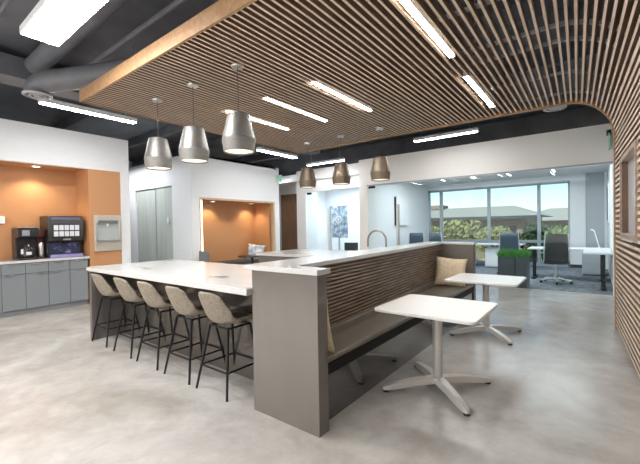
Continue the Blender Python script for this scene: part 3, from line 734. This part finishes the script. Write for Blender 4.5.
bx(-.24, .24, -.22, .22, .42, .48).build('seat', M_blackplastic, tk, bevel=.02); bx(-.23, .23, .20, .24, .5, .82).build('backrest', M_blackplastic, tk, bevel=.015)
for a in (-1, 1):
    for b_ in (-1, 1): MB().tube([(a * .2, b_ * .18, .42), (a * .22, b_ * .21, 0)], .012, 8).build('leg', M_black, tk, smooth=True)

# ================================================================== OFFICE
wbd = thing('whiteboard', 'white board with dark edge on the office wall behind glass door', 'whiteboard', (-5.0, 10.75, 1.37))
bx(.002, .07, -.40, .50, 0, .9).build('board_box', M_blackplastic, wbd); bx(.0705, .078, -.40, .51, -.005, .905).build('board_face', M_white, wbd)
pic = thing('wall_picture', 'narrow dark picture on the white office wall at far right', 'picture', (.284, 11.9, 1.34))
bx(-.03, -.002, -.75, .45, 0, .98).build('picture_frame', M_white, pic, bevel=.004); bx(-.036, -.031, -.65, .35, .08, .9).build('picture_print', mat('print_dark', (.05, .06, .08), .3, noise=5, col2=(.16, .18, .22)), pic)

# planter
rg = random.Random(3)
for px_, py_, hw_, lb in ((-1.53, 8.80, .17, 'left grey planter box with bright green grass before the office glass'), (-1.238, 8.74, .106, 'right darker planter box with bright green grass before the office glass')):
    pl = thing('planter_box', lb, 'planter', (px_, py_, 0), 0, 'planters with grass')
    bx(-hw_, hw_, -.2, .2, 0, .64).build('box', M_planter, pl, bevel=.004)
    gm = MB()
    for k in range(900):
        x, y = rg.uniform(-hw_, hw_), rg.uniform(-.19, .19); h_ = rg.uniform(.06, .19); a = rg.uniform(0, PI); dx, dy = rg.gauss(0, .045), rg.gauss(0, .045); w_ = .010
        gm.add([(x - w_ * math.cos(a), y - w_ * math.sin(a), .635), (x + w_ * math.cos(a), y + w_ * math.sin(a), .635), (x + dx, y + dy, .635 + h_)], [(0, 1, 2)])
    g_ = gm.build('grass', M_grass, pl); g_['kind'] = 'stuff'

def make_chair(label, loc, rz, m, group, arms=True):
    t = thing('office_chair', label, 'chair', loc, rz, group)
    # faces -y (backrest at +y)
    vs = []; N = 9
    bp = [(.235, .46), (.245, .60), (.27, .80), (.30, 1.0), (.31, 1.12)]
    m1 = MB()
    for j, (y, z) in enumerate(bp):
        for i in range(N):
            u = -1 + 2 * i / (N - 1); vs.append((u * (.235 - .01 * j), y - .05 * u * u, z))
    m1.add(vs, [(j * N + i, j * N + i + 1, (j + 1) * N + i + 1, (j + 1) * N + i) for j in range(len(bp) - 1) for i in range(N - 1)])
    o = m1.build('backrest', m, t, smooth=True); md = o.modifiers.new('th', 'SOLIDIFY'); md.thickness = .022
    vs = []; sp = [(-.25, .43), (-.22, .47), (0, .475), (.18, .465), (.24, .485)]
    m1 = MB()
    for j, (y, z) in enumerate(sp):
        for i in range(N):
            u = -1 + 2 * i / (N - 1); vs.append((u * .24, y, z + .02 * u * u))
    m1.add(vs, [(j * N + i, j * N + i + 1, (j + 1) * N + i + 1, (j + 1) * N + i) for j in range(len(sp) - 1) for i in range(N - 1)])
    o = m1.build('seat', m, t, smooth=True); md = o.modifiers.new('th', 'SOLIDIFY'); md.thickness = .035
    fr = MB()
    for s_ in (-1, 1): fr.tube([(s_ * .245, -.2, .47), (s_ * .245, .2, .465), (s_ * .24, .235, .5), (s_ * .235, .255, .8), (s_ * .215, .29, 1.12)], .011, 8)
    fr.build('side_frame', M_chrome, t, smooth=True)
    if arms:
        for s_ in (-1, 1):
            MB().tube([(s_ * .25, -.12, .46), (s_ * .28, -.14, .60), (s_ * .28, -.10, .67), (s_ * .28, .12, .69), (s_ * .25, .24, .70)], .012, 8).build('armrest', M_chrome, t, smooth=True)
    MB().tube([(0, 0, .09), (0, 0, .46)], .024, 12).build('gas_column', M_chrome, t, smooth=True)
    for k in range(5):
        q = math.radians(90 + 72 * k); c, s_ = math.cos(q), math.sin(q)
        l = MB().tube([(.02 * c, .02 * s_, .10), (.15 * c, .15 * s_, .095), (.31 * c, .31 * s_, .07)], [.026, .022, .017], 8).build('base_leg', M_chrome, t, smooth=True)
        w_ = MB(); w_.tube([(.30 * c - .018 * s_, .30 * s_ + .018 * c, .03), (.30 * c + .018 * s_, .30 * s_ - .018 * c, .03)], .03, 12); w_.tube([(.30 * c, .30 * s_, .03), (.30 * c, .30 * s_, .075)], .007, 6)
        w_.build('caster', M_rubber, l, smooth=True)
    return t
G = 'office chairs beyond the glass'
make_chair('black mesh office chair on chrome star base by the right desk', (-.72, 9.68, 0), math.radians(190), M_mesh, G)
make_chair('blue grey office chair behind the grass planter', (-1.82, 10.75, 0), math.radians(185), M_bluechair, G)
make_chair('dark blue office chair just above the far end of bench', (-3.8, 10.95, 0), math.radians(170), M_bluechair, G)
make_chair('dark blue office chair left of the other one near office corner', (-4.55, 11.0, 0), math.radians(200), M_bluechair, G)

def desk(label, loc, w_, d_, legs, ret=None):
    t = thing('office_desk', label, 'desk', loc, 0, 'white office desks beyond the glass')
    m = MB(); m.box(-w_ / 2, w_ / 2, -d_ / 2, d_ / 2, .715, .745); m.build('desktop', M_desk, t, bevel=.003)
    if ret: m = MB(); m.box(*ret, .715, .7449); m.build('return_top', M_desk, t, bevel=.003)
    for x, y in legs:
        l = MB(); l.box(x - .035, x + .035, y - .035, y + .035, .03, .714); l.box(x - .04, x + .04, y - .28, y + .28, 0, .03); l.build('leg', M_black, t)
    return t
desk('white L shaped desk on black legs by the right office wall', (-.53, 10.6, 0), 1.62, .75, [(-.68, -.2), (.66, -1.3), (.66, .1)], (.33, .80, -1.60, -.376))
desk('white desk with black legs under the office window', (-2.45, 12.3, 0), 1.5, .7, [(-.7, 0), (.7, 0)])
desk('white desk in the far left corner of the office', (-4.1, 12.2, 0), 1.4, .7, [(-.6, 0), (.6, 0)])
pd = thing('pedestal_cabinet', 'grey drawer pedestal under the right office desk', 'cabinet', (-.06, 11.65, 0))
bx(-.21, .21, -.27, .27, .03, .60).build('body', M_ped, pd, bevel=.006)
bx(-.20, .20, -.25, .25, 0, .03).build('plinth', M_black, pd)
for z0, z1 in ((.05, .30), (.31, .58)): bx(-.20, .20, -.285, -.271, z0, z1).build('drawer', M_ped, pd, bevel=.003)
pd2 = thing('pedestal_cabinet', 'pale pedestal under the desk by the office window', 'cabinet', (-2.55, 12.4, 0))
bx(-.22, .22, -.26, .26, .02, .60).build('body', M_desk, pd2, bevel=.006); bx(-.2, .2, -.275, -.261, .05, .57).build('drawer', M_desk, pd2, bevel=.003); bx(-.2, .2, -.24, .24, 0, .02).build('plinth', M_black, pd2)
dl = thing('desk_lamp', 'slim white desk lamp on the right office desk', 'lamp', (.08, 10.75, .746))
MB().lathe([(.06, 0), (.06, .012), (.01, .016)], seg=20).build('lamp_base', M_white, dl, smooth=True); MB().tube([(0, 0, .014), (-.10, .02, .42)], .010, 8).build('lamp_arm', M_white, dl, smooth=True)
MB().tube([(-.10, .02, .42), (-.16, -.05, .44)], .014, 8).build('lamp_head', M_white, dl, smooth=True)
for k, (x, y) in enumerate(((-3.9, 11.4), (-3.0, 11.5), (-2.0, 11.6), (-.9, 11.6))):
    t = thing('office_ceiling_light', ['office ceiling strip light leftmost above the window', 'office ceiling strip light second from the left', 'office ceiling strip light third from the left', 'office ceiling strip light nearest the right office wall'][k], 'light', (x, y, 2.80), 0, 'small strip lights on the office ceiling')
    bx(-.04, .04, -.45, .45, 0, .02).build('light_housing', M_white, t); bx(-.02, .02, -.43, .43, -.005, 0).build('light_diffuser', mat('office_led', (1, 1, 1), .5, emit=5), t)

# ================================================================== OUTDOORS
M_ground = mat('dry_grass_ground', (.20, .19, .09), .9, noise=.3, col2=(.30, .28, .15))
M_roof = mat('grey_tile_roof', (.29, .285, .25), .8, noise=3, col2=(.23, .225, .19))
M_stone = mat('tan_stone_wall', (.15, .115, .088), .8, noise=4, col2=(.22, .17, .13))
M_wdark = mat('dark_window_glass', (.03, .04, .05), .1)
M_leafA = mat('olive_foliage', (.13, .155, .045), .8, noise=1.5, col2=(.36, .34, .15))
M_leafB = mat('green_foliage', (.06, .13, .03), .8, noise=1.5, col2=(.20, .30, .08))
M_leafD = mat('dark_foliage', (.012, .03, .012), .8, noise=1.5, col2=(.04, .07, .025))
M_bark = mat('bark', (.10, .07, .05), .9)
struct('trim_ground_outside', bx(-160, 160, 14.5, 260, -4.6, -4.5), M_ground)
bl = thing('building', 'tan office building with grey hip roof beyond the office window', 'building', (-14, 46, -4.3))
bx(-12, 8.0, 0, 14, 0, 6.54).build('wall', M_stone, bl)
rf = MB(); rf.add([(-13.4, -1.4, 6.55), (9.4, -1.4, 6.55), (9.4, 15.4, 6.55), (-13.4, 15.4, 6.55), (-7, 7, 8.05), (5.6, 7, 8.05)], [(0, 1, 5, 4), (1, 2, 5), (2, 3, 4, 5), (3, 0, 4), (3, 2, 1, 0)]); rf.build('roof', M_roof, bl)
bx(-13.4, 9.4, -1.42, -1.36, 6.2, 6.55).build('eaves_band', M_wdark, bl)
for k in range(7):
    x = -11 + k * 2.75; o = bx(x, x + 1.7, -.05, .02, 3.4, 5.4).build('window', M_wdark, bl)
for k in range(8):
    x = -12 + k * 2.75; bx(x - .3, x + .3, -.25, .0, 0, 6.0).build('pillar', M_stone, bl)
bx(-5.5, -3.5, 5.5, 8.5, 7.9, 8.5).build('roof_unit', M_stone, bl)
b2 = thing('building', 'second low roofed building far off at the right of the view', 'building', (-4.0, 75, -5.0))
bx(-8, 12, 0, 14, 0, 6.8).build('wall', M_stone, b2)
rf = MB(); rf.add([(-9.4, -1.4, 6.8), (13.4, -1.4, 6.8), (13.4, 15.4, 6.8), (-9.4, 15.4, 6.8), (-3, 7, 9.2), (7, 7, 9.2)], [(0, 1, 5, 4), (1, 2, 5), (2, 3, 4, 5), (3, 0, 4), (3, 2, 1, 0)]); rf.build('roof', M_roof, b2)
def tree(label, x, y, w_, top, m, seed, n=2600, base=-4.5):
    r_ = random.Random(seed); H_ = top - base
    t = thing('tree', label, 'tree', (x, y, base), 0, 'trees outside the office window')
    MB().tube([(0, 0, 0), (.1, 0, H_ * .4), (0, .1, H_ * .75)], [.22, .16, .05], 8).build('trunk', M_bark, t, smooth=True)
    fm = MB(); bl_ = [(r_.uniform(-.55, .55) * w_ / 2, r_.uniform(-.5, .5) * w_ / 2, r_.uniform(.42, .86) * H_, r_.uniform(.22, .38) * w_) for _ in range(11)]
    for k in range(n):
        bx_, by_, bz_, br_ = bl_[k % len(bl_)]
        d_ = Vector((r_.gauss(0, 1), r_.gauss(0, 1), r_.gauss(0, 1))).normalized() * br_ * r_.uniform(.6, 1.0)
        p = Vector((bx_, by_, min(bz_ + d_.z * .8, H_))) + Vector((d_.x, d_.y, 0))
        a = Vector((r_.gauss(0, 1), r_.gauss(0, 1), r_.gauss(0, 1))).normalized(); b_ = a.orthogonal().normalized(); s_ = r_.uniform(.07, .17) * (w_ / 3.5) ** .5
        fm.add([p - a * s_, p + b_ * s_ * .6, p + a * s_, p - b_ * s_ * .6], [(0, 1, 2, 3)])
    fm.build('foliage', m, t)
TR = [(-9.6, 27.5, 2.6, 1.75, M_leafA, 'olive tree at the left edge of the office window'), (-6.7, 24, 2.7, 1.95, M_leafA, 'pale olive bush left of the first wide mullion'),
      (-5.9, 28, 2.4, 1.6, M_leafA, 'pale olive tree below the middle of the building roof'), (-4.6, 31, 2.2, 1.2, M_leafA, 'low olive tree in front of the building corner'),
      (-3.0, 26.5, 2.3, 2.0, M_leafD, 'dark leaning conifer right of the building'), (-2.5, 22, 1.3, .9, M_leafD, 'dark bush beside the leaning conifer'),
      (-1.1, 24, 2.2, 2.0, M_leafB, 'green tree right of the last window mullion'), (.9, 28, 3.4, 2.3, M_leafB, 'green tree at the right edge of the office window'),
      (-3.9, 40, 3.4, 1.7, M_leafB, 'green tree far behind the conifer'), (-.6, 44, 5.5, 2.6, M_leafA, 'tawny tree far off before the second roof')]
for i, (x, y, w_, top, m, lb) in enumerate(TR): tree(lb, x, y, w_, top, m, 20 + i)
